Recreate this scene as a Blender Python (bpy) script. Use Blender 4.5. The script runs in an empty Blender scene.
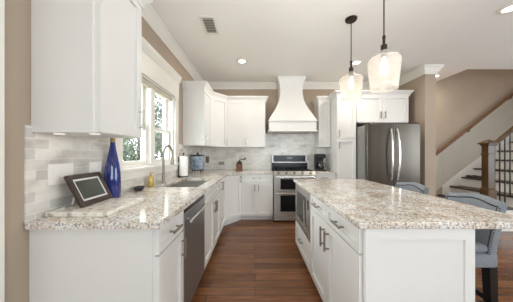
import bpy, bmesh, math, random
from mathutils import Matrix, Vector
random.seed(7)
PI = math.pi
sc = bpy.context.scene
COL = sc.collection

# ------------------------------------------------------------------ camera
CAMH = 1.265
cam_d = bpy.data.cameras.new('camera'); cam = bpy.data.objects.new('camera', cam_d); COL.objects.link(cam)
cam.location = (0, 0, CAMH); cam.rotation_euler = (PI/2, 0, 0)
cam_d.sensor_width = 36; cam_d.lens = 200/513*36
cam_d.shift_x = 1.5/513; cam_d.shift_y = 2.5/513
cam_d.clip_start = 0.02
sc.camera = cam
# ------------------------------------------------------------------ world and light
w = bpy.data.worlds.new('world'); sc.world = w; w.use_nodes = True
bg = w.node_tree.nodes['Background']; bg.inputs[0].default_value = (0.90, 0.96, 1.06, 1); bg.inputs[1].default_value = 7.0
def area(name, loc, target, sx, sy, power, col=(1, 1, 1)):
    l = bpy.data.lights.new(name, 'AREA'); l.shape = 'RECTANGLE'; l.size = sx; l.size_y = sy; l.energy = power; l.color = col
    o = bpy.data.objects.new(name, l); COL.objects.link(o); o.location = loc
    o.rotation_euler = (Vector(target)-Vector(loc)).to_track_quat('-Z', 'Y').to_euler()
    return o
def portal(name, loc, target, sx, sy):         # a portal only tells the renderer where the sky comes in; it gives no light itself
    o = area(name, loc, target, sx, sy, 1); o.data.cycles.is_portal = True
portal('portal_kitchen_window', (-1.32, 2.285, 1.60), (0, 2.285, 1.60), 1.13, .95)
portal('portal_rear_window', (1.3, -3.16, 1.55), (1.3, 0, 1.55), 3.0, 1.7)
portal('portal_left_window', (-1.33, -1.65, 1.45), (0, -1.65, 1.45), 1.9, 1.7)
area('daylight_kitchen_window', (-2.5, 2.2, 1.85), (3.0, 3.3, 1.2), 1.8, 1.4, 130, (0.97, 0.99, 1.0))
portal('portal_side_window', (6.46, 0.4, 1.45), (0, 0.4, 1.45), 4.2, 1.9)
area('ceiling_bounce', (0.5, -0.3, 1.55), (0.58, 0.75, 2.8), 0.9, 0.9, 18, (1.0, 0.985, 0.97)).data.spread = math.radians(95)  # added upward fill that brightens the ceiling; no fixture stands here
area('stairwell_fill', (5.0, 3.9, 4.9), (5.0, 3.9, 0), 0.8, 0.5, 18, (1.0, 0.93, 0.85))  # added fill above the stairs, out of view, not a known fixture
vs = sc.view_settings
sc.display_settings.display_device = 'sRGB'
vs.view_transform = 'Standard'; vs.look = 'None'; vs.gamma = 1; vs.exposure = 0.12; vs.use_curve_mapping = False
RECESS_W, PUCK_W, BULB_W = 8.5, 0.05, 0.4

# ------------------------------------------------------------------ helpers
XF = {}
def lin(c):
    return tuple((v/12.92 if v <= .04045 else ((v+.055)/1.055)**2.4) for v in [x/255 for x in c])
class MB:
    def __init__(s): s.bm = bmesh.new()
    def hull(s, vs, faces):
        v = [s.bm.verts.new(p) for p in vs]
        fs = []
        for f in faces: fs.append(s.bm.faces.new([v[i] for i in f]))
        return v, fs
    def box(s, x0, x1, y0, y1, z0, z1, b=0, seg=1):
        x0, x1 = min(x0, x1), max(x0, x1); y0, y1 = min(y0, y1), max(y0, y1); z0, z1 = min(z0, z1), max(z0, z1)
        v, fs = s.hull([(x0,y0,z0),(x1,y0,z0),(x1,y1,z0),(x0,y1,z0),(x0,y0,z1),(x1,y0,z1),(x1,y1,z1),(x0,y1,z1)],
               [(0,3,2,1),(4,5,6,7),(0,1,5,4),(1,2,6,5),(2,3,7,6),(3,0,4,7)])
        if b:
            es = list({e for f in fs for e in f.edges})
            bmesh.ops.bevel(s.bm, geom=es, offset=b, segments=seg, affect='EDGES', profile=.5)
        return s
    def prism(s, pts, z0, z1):                     # 2D polygon (counter-clockwise) extruded in z
        n = len(pts)
        s.hull([(x, y, z0) for x, y in pts]+[(x, y, z1) for x, y in pts],
               [tuple(range(n-1, -1, -1)), tuple(range(n, 2*n))]+[(i, (i+1) % n, n+(i+1) % n, n+i) for i in range(n)])
        return s
    def prism_y(s, pts, y0, y1):                   # polygon in x,z extruded in y
        n = len(pts)
        s.hull([(x, y0, z) for x, z in pts]+[(x, y1, z) for x, z in pts],
               [tuple(range(n)), tuple(range(2*n-1, n-1, -1))]+[(i, n+i, n+(i+1) % n, (i+1) % n) for i in range(n)])
        return s
    def lathe(s, prof, c=(0, 0, 0), n=24, axis='z', sx=1, sy=1):
        rings = []
        for r, z in prof:
            ring = []
            for k in range(n):
                a = 2*PI*k/n; p = (r*math.cos(a)*sx, r*math.sin(a)*sy, z)
                if axis == 'x': p = (p[2], p[0], p[1])
                if axis == 'y': p = (p[0], p[2], p[1])
                ring.append(s.bm.verts.new((c[0]+p[0], c[1]+p[1], c[2]+p[2])))
            rings.append(ring)
        for a, b in zip(rings, rings[1:]):
            for k in range(n): s.bm.faces.new((a[k], a[(k+1) % n], b[(k+1) % n], b[k]))
        if prof[0] == prof[-1]: return s
        if prof[0][0] > 1e-5: s.bm.faces.new(rings[0][::-1])
        if prof[-1][0] > 1e-5: s.bm.faces.new(rings[-1])
        return s
    def tube(s, pts, r, n=8):
        pts = [Vector(p) for p in pts]; rings = []
        t0 = (pts[1]-pts[0]).normalized(); u = t0.orthogonal().normalized()
        for i, p in enumerate(pts):
            t = ((pts[min(i+1, len(pts)-1)]-pts[max(i-1, 0)])).normalized()
            u = (u-t*u.dot(t)).normalized(); v = t.cross(u)
            rr = r[i] if isinstance(r, (list, tuple)) else r
            rings.append([s.bm.verts.new(p+u*math.cos(2*PI*k/n)*rr+v*math.sin(2*PI*k/n)*rr) for k in range(n)])
        for a, b in zip(rings, rings[1:]):
            for k in range(n): s.bm.faces.new((a[k], a[(k+1) % n], b[(k+1) % n], b[k]))
        s.bm.faces.new(rings[0][::-1]); s.bm.faces.new(rings[-1])
        return s
    def sweep(s, path, prof, segs=None):           # profile (out, z) carried along a 2D path, out = right hand side
        P = [Vector(p) for p in path]; n = len(P); offs = []
        for i in range(n):
            ds = []
            if i > 0: ds.append((P[i]-P[i-1]).normalized())
            if i < n-1: ds.append((P[i+1]-P[i]).normalized())
            ns = [Vector((d.y, -d.x)) for d in ds]
            if len(ns) == 1: offs.append(ns[0])
            else:
                m = (ns[0]+ns[1]).normalized(); offs.append(m/max(m.dot(ns[0]), .2))
        m = len(prof)
        for i in (segs if segs is not None else range(n-1)):
            r = []
            for j in (i, i+1):
                r.append([s.bm.verts.new((P[j].x+offs[j].x*o, P[j].y+offs[j].y*o, z)) for o, z in prof])
            for k in range(m): s.bm.faces.new((r[0][k], r[0][(k+1) % m], r[1][(k+1) % m], r[1][k]))
            s.bm.faces.new(r[0][::-1]); s.bm.faces.new(r[1])
        return s
    def loft(s, rings, cap=True):
        R = [[s.bm.verts.new(p) for p in ring] for ring in rings]; n = len(R[0])
        for a, b in zip(R, R[1:]):
            for k in range(n): s.bm.faces.new((a[k], a[(k+1) % n], b[(k+1) % n], b[k]))
        if cap: s.bm.faces.new(R[0][::-1]); s.bm.faces.new(R[-1])
        return s
    def xf(s, m): bmesh.ops.transform(s.bm, matrix=m, verts=s.bm.verts); return s
    def build(s, name, mat, parent=None, local=False, smooth=False, ang=.6):
        if parent is not None and not local: s.xf(XF[parent.name].inverted())
        bmesh.ops.recalc_face_normals(s.bm, faces=s.bm.faces)
        me = bpy.data.meshes.new(name); s.bm.to_mesh(me); s.bm.free(); me.materials.append(mat)
        if smooth: me.shade_smooth(); me.set_sharp_from_angle(angle=ang)
        o = bpy.data.objects.new(name, me); COL.objects.link(o)
        if parent is not None: o.parent = parent; XF[o.name] = XF[parent.name]
        else: XF[o.name] = Matrix.Identity(4)
        return o
def tag(o, label, cat, group=None):
    o['label'] = label; o['category'] = cat
    if group: o['group'] = group
    return o
def thing(name, label, cat, loc=(0, 0, 0), rot=0, group=None):
    o = bpy.data.objects.new(name, None); COL.objects.link(o); o.empty_display_size = .05
    o.location = loc; o.rotation_euler = (0, 0, rot)
    XF[o.name] = Matrix.Translation(loc) @ Matrix.Rotation(rot, 4, 'Z')
    if label: tag(o, label, cat, group)
    return o
def struct(o, label=None):
    o['kind'] = 'structure'
    if label: o['label'] = label
    return o
def dup(o, loc=None, rot=None, label=None, parent=None):
    c = o.copy(); COL.objects.link(c)
    if parent is not None: c.parent = parent
    if loc is not None: c.location = loc
    if rot is not None: c.rotation_euler = (0, 0, rot)
    if label: c['label'] = label
    for ch in list(o.children): dup(ch, parent=c)
    return c

# ------------------------------------------------------------------ materials
def mat(name, col, rough=.5, metal=0, **kw):
    m = bpy.data.materials.new(name); m.use_nodes = True; b = m.node_tree.nodes['Principled BSDF']
    b.inputs['Base Color'].default_value = (*lin(col), 1); b.inputs['Roughness'].default_value = rough; b.inputs['Metallic'].default_value = metal
    for k, v in kw.items(): b.inputs[k.replace('_', ' ')].default_value = v
    return m
def nodes(m): return m.node_tree.nodes, m.node_tree.links, m.node_tree.nodes['Principled BSDF']
def ramp(N, stops):
    r = N.new('ShaderNodeValToRGB'); e = r.color_ramp.elements
    while len(e) < len(stops): e.new(.5)
    for i, (p, c) in enumerate(stops): e[i].position = p; e[i].color = (*lin(c), 1)
    return r
def noisy(m, scale, stops, bump=0, detail=4, stretch=(1, 1, 1)):
    N, L, b = nodes(m)
    g = N.new('ShaderNodeNewGeometry'); mp = N.new('ShaderNodeMapping'); mp.inputs['Scale'].default_value = stretch
    L.new(g.outputs['Position'], mp.inputs['Vector'])
    n = N.new('ShaderNodeTexNoise'); n.inputs['Scale'].default_value = scale; n.inputs['Detail'].default_value = detail
    L.new(mp.outputs[0], n.inputs['Vector'])
    if stops:
        r = ramp(N, stops); L.new(n.outputs['Fac'], r.inputs[0]); L.new(r.outputs[0], b.inputs['Base Color'])
    if bump:
        bp = N.new('ShaderNodeBump'); bp.inputs['Strength'].default_value = bump; bp.inputs['Distance'].default_value = .004
        L.new(n.outputs['Fac'], bp.inputs['Height']); L.new(bp.outputs[0], b.inputs['Normal'])
    return m
M_CAB = noisy(mat('white_cabinet_paint', (226, 224, 220), .38), 3, [(.3, (225, 223, 219)), (.7, (228, 226, 222))])
M_TRIM = noisy(mat('white_trim_paint', (230, 226, 218), .4), 3, [(.3, (228, 224, 216)), (.7, (232, 228, 220))])
M_WALL = noisy(mat('taupe_wall_paint', (170, 153, 135), .75), 2.5, [(.3, (168, 151, 133)), (.7, (173, 156, 138))])
M_CEIL = noisy(mat('ceiling_paint', (244, 241, 236), .9), 2, [(.3, (243, 240, 235)), (.7, (246, 243, 238))])
M_BEAD = noisy(mat('grey_beadboard_paint', (192, 183, 168), .6), 3, [(.3, (190, 181, 166)), (.7, (195, 186, 171))])
M_STEEL = noisy(mat('brushed_steel', (150, 146, 140), .3, .92), 6, [(.2, (140, 135, 128)), (.8, (158, 153, 146))], stretch=(1, 1, .02))
M_FRIDGE = noisy(mat('fridge_steel', (104, 98, 90), .28, .92), 6, [(.2, (97, 91, 83)), (.8, (111, 105, 97))], stretch=(1, 1, .02))
M_STEELL = mat('bright_steel', (215, 213, 208), .22, .95)
M_SINK = mat('satin_sink_steel', (182, 179, 172), .35, .7)
M_DWS = mat('grey_steel', (146, 147, 149), .32, .75)
M_MWS = mat('satin_trim_steel', (176, 173, 167), .33, .75)
M_CHROME = mat('chrome', (210, 210, 208), .12, 1)
M_NICKEL = mat('brushed_nickel', (146, 138, 127), .35, .9)
M_BLACK = mat('black_plastic', (22, 22, 24), .35)
M_BGLASS = mat('black_glass', (18, 18, 20), .16, 0, Specular_IOR_Level=.25)
M_IRON = mat('black_iron', (28, 26, 25), .5, .4)
M_BRONZE = mat('dark_bronze', (62, 54, 48), .4, .8)
M_DKWOOD = noisy(mat('dark_stained_wood', (74, 46, 26), .4), 14, [(.25, (58, 38, 14)), (.75, (90, 62, 26))], stretch=(1, 1, .25))
M_HRAIL = noisy(mat('brown_rail_wood', (108, 74, 44), .4), 14, [(.25, (94, 62, 36)), (.75, (122, 86, 54))], stretch=(.3, 1, 1))
M_TREAD = noisy(mat('dark_tread_wood', (62, 44, 34), .4), 14, [(.25, (50, 34, 26)), (.75, (76, 54, 42))], stretch=(.3, 1, 1))
M_PLATE = mat('white_plate_plastic', (236, 232, 226), .4)
M_PAPER = noisy(mat('white_paper', (246, 244, 240), .9), 60, [(.3, (240, 238, 233)), (.7, (250, 248, 244))], bump=.3)
M_BLUE = mat('cobalt_blue_glass', (22, 38, 132), .08, 0, Coat_Weight=.6)
noisy(M_BLUE, 9, [(.25, (14, 24, 78)), (.55, (30, 48, 126)), (.85, (70, 92, 168))], stretch=(1, 1, .4))
M_CORK = mat('olive_cork', (150, 128, 66), .6)
M_AMBER = mat('amber_soap', (192, 164, 84), .15, 0, Coat_Weight=.5)
M_FRAMEW = noisy(mat('espresso_frame', (52, 34, 28), .35), 20, [(.3, (44, 28, 23)), (.7, (62, 42, 34))], stretch=(1, .2, 1))
M_SILVER = mat('silver_mat', (214, 212, 210), .4)
M_SCREEN = mat('dark_grey_screen', (70, 74, 68), .12)
M_CROCK = noisy(mat('blue_grey_glaze', (130, 146, 164), .18), 16, [(.35, (104, 120, 140)), (.55, (146, 160, 172)), (.75, (190, 198, 204))])
M_MILL = noisy(mat('brown_mill_wood', (112, 70, 42), .4), 20, [(.3, (92, 55, 32)), (.7, (130, 84, 52))])
M_FABRIC = noisy(mat('grey_linen', (126, 131, 136), .9), 160, [(.3, (112, 117, 122)), (.7, (140, 145, 150))], bump=.35)
M_NAIL = mat('dark_nailheads', (58, 52, 48), .3, .9)
M_LEG = mat('black_leg_wood', (24, 20, 18), .35)
M_WICK = noisy(mat('tan_wicker', (178, 156, 124), .8), 90, [(.3, (140, 118, 88)), (.7, (200, 180, 150))], bump=.5)
M_VENTD = mat('vent_shadow', (130, 124, 116), .8)
M_GRASS = noisy(mat('lawn', (120, 140, 90), .9), 6, [(.3, (104, 126, 78)), (.7, (140, 158, 108))])
M_LEAF = noisy(mat('pale_leaves', (110, 118, 98), .8), 3, [(.3, (70, 80, 64)), (.7, (120, 126, 112))])
M_BARK = mat('bark', (96, 80, 66), .9)
M_SHOE = mat('dark_shoe', (46, 38, 36), .6)
M_CARAFE = mat('carafe_glass', (40, 36, 34), .05, 0, Coat_Weight=.5)

def emis(name, col, s):
    m = bpy.data.materials.new(name); m.use_nodes = True; N = m.node_tree.nodes; N.clear()
    e = N.new('ShaderNodeEmission'); e.inputs[0].default_value = (*col, 1); e.inputs[1].default_value = s
    o = N.new('ShaderNodeOutputMaterial'); m.node_tree.links.new(e.outputs[0], o.inputs[0]); return m
M_LENS = emis('lamp_lens', (1, .93, .82), 6)
M_PUCK = emis('puck_lens', (1, .95, .88), .9)
M_BULB = emis('bulb_glow', (1, .88, .72), 3)

def glass(name, tint, refl=.03, white=0.0, bump=0):
    m = bpy.data.materials.new(name); m.use_nodes = True; N = m.node_tree.nodes; L = m.node_tree.links; N.clear()
    t = N.new('ShaderNodeBsdfTransparent'); t.inputs[0].default_value = (*tint, 1)
    g = N.new('ShaderNodeBsdfGlossy'); g.inputs['Roughness'].default_value = .03
    lw = N.new('ShaderNodeLayerWeight'); lw.inputs[0].default_value = .5
    pw = N.new('ShaderNodeMath'); pw.operation = 'POWER'; pw.inputs[1].default_value = 4; L.new(lw.outputs['Facing'], pw.inputs[0])
    rg = N.new('ShaderNodeMapRange'); rg.inputs['To Min'].default_value = refl; rg.inputs['To Max'].default_value = .5; L.new(pw.outputs[0], rg.inputs['Value'])
    mx = N.new('ShaderNodeMixShader'); L.new(rg.outputs[0], mx.inputs[0]); L.new(t.outputs[0], mx.inputs[1]); L.new(g.outputs[0], mx.inputs[2])
    out = mx
    if white:
        d = N.new('ShaderNodeBsdfTranslucent'); d.inputs[0].default_value = (.95, .93, .9, 1)
        d2 = N.new('ShaderNodeBsdfDiffuse'); d2.inputs[0].default_value = (.95, .93, .9, 1)
        md = N.new('ShaderNodeMixShader'); L.new(d.outputs[0], md.inputs[1]); L.new(d2.outputs[0], md.inputs[2])
        nz = N.new('ShaderNodeTexNoise'); nz.inputs['Scale'].default_value = 38
        tc = N.new('ShaderNodeTexCoord'); L.new(tc.outputs['Object'], nz.inputs['Vector'])
        mr = N.new('ShaderNodeMapRange'); L.new(nz.outputs['Fac'], mr.inputs['Value']); mr.inputs['From Min'].default_value = .35; mr.inputs['From Max'].default_value = .7
        mr.inputs['To Min'].default_value = white*.95; mr.inputs['To Max'].default_value = white*1.05
        mw = N.new('ShaderNodeMixShader'); L.new(mr.outputs[0], mw.inputs[0]); L.new(mx.outputs[0], mw.inputs[1]); L.new(md.outputs[0], mw.inputs[2]); out = mw
        bp = N.new('ShaderNodeBump'); bp.inputs['Strength'].default_value = .04; bp.inputs['Distance'].default_value = .001
        L.new(nz.outputs['Fac'], bp.inputs['Height']); L.new(bp.outputs[0], g.inputs['Normal'])
    o = N.new('ShaderNodeOutputMaterial'); L.new(out.outputs[0], o.inputs[0]); return m
M_PANE = glass('window_glass', (.96, .98, .97))
M_SEED = glass('seeded_glass', (.97, .96, .94), white=.27)

def make_granite():
    m = mat('granite', (200, 185, 165), .12); N, L, b = nodes(m)
    g = N.new('ShaderNodeNewGeometry')
    n1 = N.new('ShaderNodeTexNoise'); n1.inputs['Scale'].default_value = 7; n1.inputs['Detail'].default_value = 6; n1.inputs['Roughness'].default_value = .7
    n2 = N.new('ShaderNodeTexNoise'); n2.inputs['Scale'].default_value = 72; n2.inputs['Detail'].default_value = 5; n2.inputs['Roughness'].default_value = .75
    n3 = N.new('ShaderNodeTexVoronoi'); n3.inputs['Scale'].default_value = 170
    for n in (n1, n2, n3): L.new(g.outputs['Position'], n.inputs['Vector'])
    r1 = ramp(N, [(.32, (196, 179, 156)), (.44, (225, 212, 197)), (.56, (240, 235, 228)), (.75, (244, 243, 241))])
    L.new(n1.outputs['Fac'], r1.inputs[0])
    r2 = ramp(N, [(.37, (54, 57, 66)), (.45, (162, 160, 160)), (.52, (255, 255, 255)), (1, (255, 255, 255))])
    L.new(n2.outputs['Fac'], r2.inputs[0])
    mx = N.new('ShaderNodeMix'); mx.data_type = 'RGBA'; mx.blend_type = 'MULTIPLY'; mx.inputs[0].default_value = .78
    L.new(r1.outputs[0], mx.inputs[6]); L.new(r2.outputs[0], mx.inputs[7])
    r3 = ramp(N, [(0, (110, 106, 104)), (.14, (190, 186, 182)), (.24, (255, 255, 255)), (1, (255, 255, 255))])
    L.new(n3.outputs['Distance'], r3.inputs[0])
    my = N.new('ShaderNodeMix'); my.data_type = 'RGBA'; my.blend_type = 'MULTIPLY'; my.inputs[0].default_value = .55
    L.new(mx.outputs[2], my.inputs[6]); L.new(r3.outputs[0], my.inputs[7])
    L.new(my.outputs[2], b.inputs['Base Color']); return m
M_GRAN = make_granite()
M_BOARD = noisy(mat('pale_stone', (228, 222, 212), .25), 30, [(.32, (176, 164, 150)), (.45, (226, 219, 208)), (.7, (244, 241, 235))], detail=8)

def brickmat(name, axes, bw, bh, c1, c2, mortar, msize, rough, noise_stops, nscale, nstretch, mix=.5, off=.5, bump=.15, tone=None):
    m = mat(name, c1, rough); N, L, b = nodes(m)
    g = N.new('ShaderNodeNewGeometry'); sp = N.new('ShaderNodeSeparateXYZ'); cb = N.new('ShaderNodeCombineXYZ'); L.new(g.outputs['Position'], sp.inputs[0])
    for i, a in enumerate(axes): L.new(sp.outputs[a], cb.inputs[i])
    br = N.new('ShaderNodeTexBrick'); L.new(cb.outputs[0], br.inputs['Vector']); br.offset = off
    br.inputs['Scale'].default_value = 1; br.inputs['Brick Width'].default_value = bw; br.inputs['Row Height'].default_value = bh
    br.inputs['Mortar Size'].default_value = msize; br.inputs['Color1'].default_value = (*lin(c1), 1); br.inputs['Color2'].default_value = (*lin(c2), 1); br.inputs['Mortar'].default_value = (*lin(mortar), 1)
    mp = N.new('ShaderNodeMapping'); mp.inputs['Scale'].default_value = nstretch; L.new(g.outputs['Position'], mp.inputs[0])
    nz = N.new('ShaderNodeTexNoise'); nz.inputs['Scale'].default_value = nscale; nz.inputs['Detail'].default_value = 5; L.new(mp.outputs[0], nz.inputs['Vector'])
    r = ramp(N, noise_stops); L.new(nz.outputs['Fac'], r.inputs[0])
    mx = N.new('ShaderNodeMix'); mx.data_type = 'RGBA'; mx.blend_type = 'MULTIPLY'; mx.inputs[0].default_value = mix
    L.new(br.outputs['Color'], mx.inputs[6]); L.new(r.outputs[0], mx.inputs[7]); L.new(mx.outputs[2], b.inputs['Base Color'])
    bp = N.new('ShaderNodeBump'); bp.invert = True; bp.inputs['Strength'].default_value = bump; bp.inputs['Distance'].default_value = .002
    L.new(br.outputs['Fac'], bp.inputs['Height']); L.new(bp.outputs[0], b.inputs['Normal'])
    return m
TS = [(.3, (212, 210, 208)), (.5, (242, 240, 237)), (.7, (255, 255, 255))]
M_TILEL = brickmat('marble_tile_left', ('Y', 'Z'), .14, .056, (242, 237, 229), (204, 201, 197), (238, 233, 224), .0025, .22, TS, 7, (1, 1, 1.6), .9)
M_TILEB = brickmat('marble_tile_back', ('X', 'Z'), .14, .056, (250, 247, 240), (230, 228, 221), (240, 236, 228), .003, .22, TS, 7, (1, 1, 1.6), .75)
M_FLOOR = brickmat('oak_floor', ('X', 'Y'), 1.15, .105, (150, 100, 64), (108, 69, 43), (58, 36, 22), .0025, .27,
                   [(.3, (140, 130, 120)), (.7, (255, 255, 255))], 5, (.8, 9, 1), .7, .37, .25)

# ------------------------------------------------------------------ room
XL, YB, ZC = -1.16, 4.36, 2.80
XR, YF = 6.3, -3.0
def S(mb, name, m, **k): return struct(mb.build(name, m, **k))
S(MB().box(XL-.4, XR+.3, YF-.3, YB+.2, -.12, 0), 'floor', M_FLOOR)
S(MB().box(XL-.15, 3.87, YF-.15, YB, ZC, ZC+.2).box(3.87, XR, YF-.15, 3.645, ZC, ZC+.2), 'ceiling', M_CEIL)
S(MB().box(XL-.15, XR, 3.645, YB, 5.2, 5.3), 'ceiling_stairwell', M_CEIL)
S(MB().box(XL-.15, XR+.15, YB, YB+.15, 0, 5.3), 'wall_back', M_WALL)
WY0, WY1, WZ0, WZ1 = 1.72, 2.85, 1.13, 2.08
LY0, LY1 = -2.6, -.7
DY0, DY1 = -.06, .825
S(MB().box(XL-.15, XL, YF, LY0, 0, ZC).box(XL-.15, XL, LY1, WY0, 0, ZC).box(XL-.15, XL, LY0, LY1, 0, .6).box(XL-.15, XL, LY0, LY1, 2.3, ZC).box(XL-.15, XL, WY1, YB, 0, ZC).box(XL-.15, XL, WY0, WY1, 0, WZ0).box(XL-.15, XL, WY0, WY1, WZ1, ZC), 'wall_left', M_WALL)
S(MB().box(XL-.15, -.2, YF-.15, YF, 0, ZC).box(2.8, XR+.15, YF-.15, YF, 0, ZC).box(-.2, 2.8, YF-.15, YF, 0, .7).box(-.2, 2.8, YF-.15, YF, 2.4, ZC), 'wall_front', M_WALL)
S(MB().box(XR, XR+.15, YF, -1.7, 0, ZC).box(XR, XR+.15, 2.5, YB, 0, 5.3).box(XR, XR+.15, -1.7, 2.5, 0, .5).box(XR, XR+.15, -1.7, 2.5, 2.4, ZC), 'wall_right', M_WALL)
S(MB().box(3.72, XR, 3.495, 3.645, ZC+.2, 5.3).box(3.72, 3.87, 3.645, YB, ZC+.2, 5.3), 'wall_stairwell', M_WALL)
SX0, SX1, SYE = 3.0, 3.19, 3.53
S(MB().box(SX0, SX1, SYE, YB, 0, ZC), 'wall_partition', M_WALL)
# room crown
CR = [(0, ZC-.135), (.012, ZC-.135), (.016, ZC-.112), (.034, ZC-.085), (.062, ZC-.04), (.078, ZC-.026), (.082, ZC), (0, ZC)]
S(MB().sweep([(XL, -3), (XL, YB), (.47, YB)], CR), 'trim_1', M_TRIM)
S(MB().sweep([(1.0, YB), (SX0, YB), (SX0, SYE), (SX1, SYE), (SX1, YB)], CR), 'trim_2', M_TRIM)
# door with casing on the left wall beside the camera
d1 = struct(thing('door_1', None, None, (XL, .38, 0)), 'white panelled door with white casing at the left edge')
MB().box(XL, XL+.018, DY0-.09, DY0, 0, 2.1).box(XL, XL+.018, DY1, .912, 0, 2.1).box(XL, XL+.02, DY0-.09, .912, 2.1, 2.2).build('casing', M_TRIM, d1)
MB().box(XL+.0005, XL+.008, DY0, DY1, .01, 2.1).box(XL+.008, XL+.014, DY0+.12, DY1-.12, .2, .95).box(XL+.008, XL+.014, DY0+.12, DY1-.12, 1.1, 1.95).build('door_leaf', M_TRIM, d1)
# baseboards
BB = [(0, 0), (.016, 0), (.016, .11), (.008, .13), (0, .13)]
S(MB().sweep([(SX0, SYE), (SX1, SYE), (SX1, YB)], BB), 'baseboard_partition', M_TRIM)
S(MB().sweep([(XL, .93), (XL, 1.0)], BB), 'baseboard_left', M_TRIM)
# backsplash tile
TT = .008
S(MB().box(XL, XL+TT, 1.004, 1.60, .92, 1.41).box(XL, XL+TT, 1.60, 3.03, .92, 1.03).box(XL, XL+TT, 3.0, YB-TT, .92, 1.41), 'wall_tile_left', M_TILEL)
S(MB().box(XL, 1.53, YB-TT, YB, .90, 1.41).box(.20, 1.29, YB-TT, YB, 1.41, 1.70), 'wall_tile_back', M_TILEB)
# kitchen window
w1 = struct(thing('window_1', None, None, (XL, 2.285, WZ0)), 'white double-hung twin window over the sink')
cas = MB().box(XL, XL+.024, WY0-.12, WY0, WZ0-.02, WZ1).box(XL, XL+.024, WY1, WY1+.12, WZ0-.02, WZ1)
cas.sweep([(XL, WY0-.14), (XL, WY1+.14)], [(0, WZ1), (.024, WZ1), (.024, 2.30), (.032, 2.31), (.06, 2.37), (.068, 2.40), (0, 2.40)])
cas.build('casing', M_TRIM, w1)
MB().box(XL-.06, XL+.045, WY0-.15, WY1+.15, WZ0-.03, WZ0, .004).box(XL+.008, XL+.024, WY0-.13, WY1+.13, 1.03, WZ0-.03).build('window_sill', M_TRIM, w1)
MB().box(XL-.15, XL, WY0, WY0+.02, WZ0, WZ1).box(XL-.15, XL, WY1-.02, WY1, WZ0, WZ1).box(XL-.15, XL, WY0+.02, WY1-.02, WZ1-.02, WZ1).box(XL-.15, XL, WY0+.02, WY1-.02, WZ0, WZ0+.015).box(XL-.13, XL-.01, 2.25, 2.34, WZ0+.015, WZ1-.02).build('window_frame', M_TRIM, w1)
for a, b_ in ((WY0+.02, 2.25), (2.34, WY1-.02)):
    for z0, z1, dx in ((WZ0+.015, 1.585, .05), (1.55, WZ1-.02, .085)):
        x = XL-dx; t = .045
        sh = MB().box(x-.035, x, a, a+t, z0, z1).box(x-.035, x, b_-t, b_, z0, z1).box(x-.035, x, a+t, b_-t, z0, z0+t).box(x-.035, x, a+t, b_-t, z1-t+.005, z1).build('sash', M_TRIM, w1)
        MB().box(x-.02, x-.016, a+t, b_-t, z0+t, z1-t+.005).build('pane', M_PANE, sh)
MB().box(XL-.045, XL-.005, WY0+.022, WY1-.022, 2.0, WZ1-.022, .01).build('roller_blind', M_BEAD, w1)
# unseen rear and side windows, added so that daylight comes in
def plain_window(name, label, x0, x1, y0, y1, z0, z1, along):
    r = struct(thing(name, None, None, ((x0+x1)/2, (y0+y1)/2, z0)), label)
    m = MB(); t = .06
    if along == 'x':
        n = 3; m.box(x0, x1, y0, y1, z0, z0+t).box(x0, x1, y0, y1, z1-t, z1)
        for i in range(n+1): c = x0+t/2+(x1-x0-t)*i/n; m.box(c-t/2, c+t/2, y0, y1, z0+t, z1-t)
        m.build('window_frame', M_TRIM, r); MB().box(x0+.02, x1-.02, (y0+y1)/2-.002, (y0+y1)/2+.002, z0+.02, z1-.02).build('pane', M_PANE, r)
    else:
        n = 3; m.box(x0, x1, y0, y1, z0, z0+t).box(x0, x1, y0, y1, z1-t, z1)
        for i in range(n+1): c = y0+t/2+(y1-y0-t)*i/n; m.box(x0, x1, c-t/2, c+t/2, z0+t, z1-t)
        m.build('window_frame', M_TRIM, r); MB().box((x0+x1)/2-.002, (x0+x1)/2+.002, y0+.02, y1-.02, z0+.02, z1-.02).build('pane', M_PANE, r)
plain_window('window_2', 'wide unseen window added behind the camera for daylight', -.2, 2.8, YF-.12, YF-.04, .7, 2.4, 'x')
plain_window('window_3', 'wide unseen window added in the right wall for daylight', XR+.04, XR+.12, -1.7, 2.5, .5, 2.4, 'y')
plain_window('window_4', 'wide unseen window added in the left wall behind the camera for daylight', XL-.12, XL-.04, LY0, LY1, .6, 2.3, 'y')
# garden outside
S(MB().box(-14, XL-.6, -4, 16, -.4, -.3), 'ground', M_GRASS)
for i, (x, y, r, h, lab) in enumerate([(-4.9, 8.4, 2.3, 2.7, 'pale green garden tree seen through the far sash of the kitchen window'), (-9.9, 9.4, 2.5, 2.8, 'pale green garden tree seen through the near sash of the kitchen window')]):
    t = thing('garden_tree', lab, 'tree', (x, y, -.3))
    MB().tube([(x, y, -.3), (x+.03, y, h*.5), (x, y, h)], [.09, .07, .04]).build('trunk', M_BARK, t, smooth=True)
    f = MB()
    cl = []
    for k in range(52):
        a = random.uniform(0, 6.28); rr = r*.8*math.sqrt(random.random())
        cl.append((x+rr*math.cos(a), y+rr*math.sin(a), h+random.uniform(-r*.8, r*.9), r*random.uniform(.22, .4)))
    for cx_, cy_, cz_, cr_ in cl:
        for q in range(280):
            d = Vector((random.gauss(0, 1), random.gauss(0, 1), random.gauss(0, 1))).normalized(); p = Vector((cx_, cy_, cz_))+d*cr_*random.uniform(.6, 1.05)
            u = d.orthogonal().normalized(); u.rotate(Matrix.Rotation(random.uniform(0, 6.28), 3, d)); v2 = d.cross(u)+d*random.uniform(-.5, .5); e = random.uniform(.05, .09)
            f.hull([p-u*e, p-v2*e*.5, p+u*e, p+v2*e*.5], [(0, 1, 2, 3)])
    f.build('foliage', M_LEAF, t)

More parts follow.
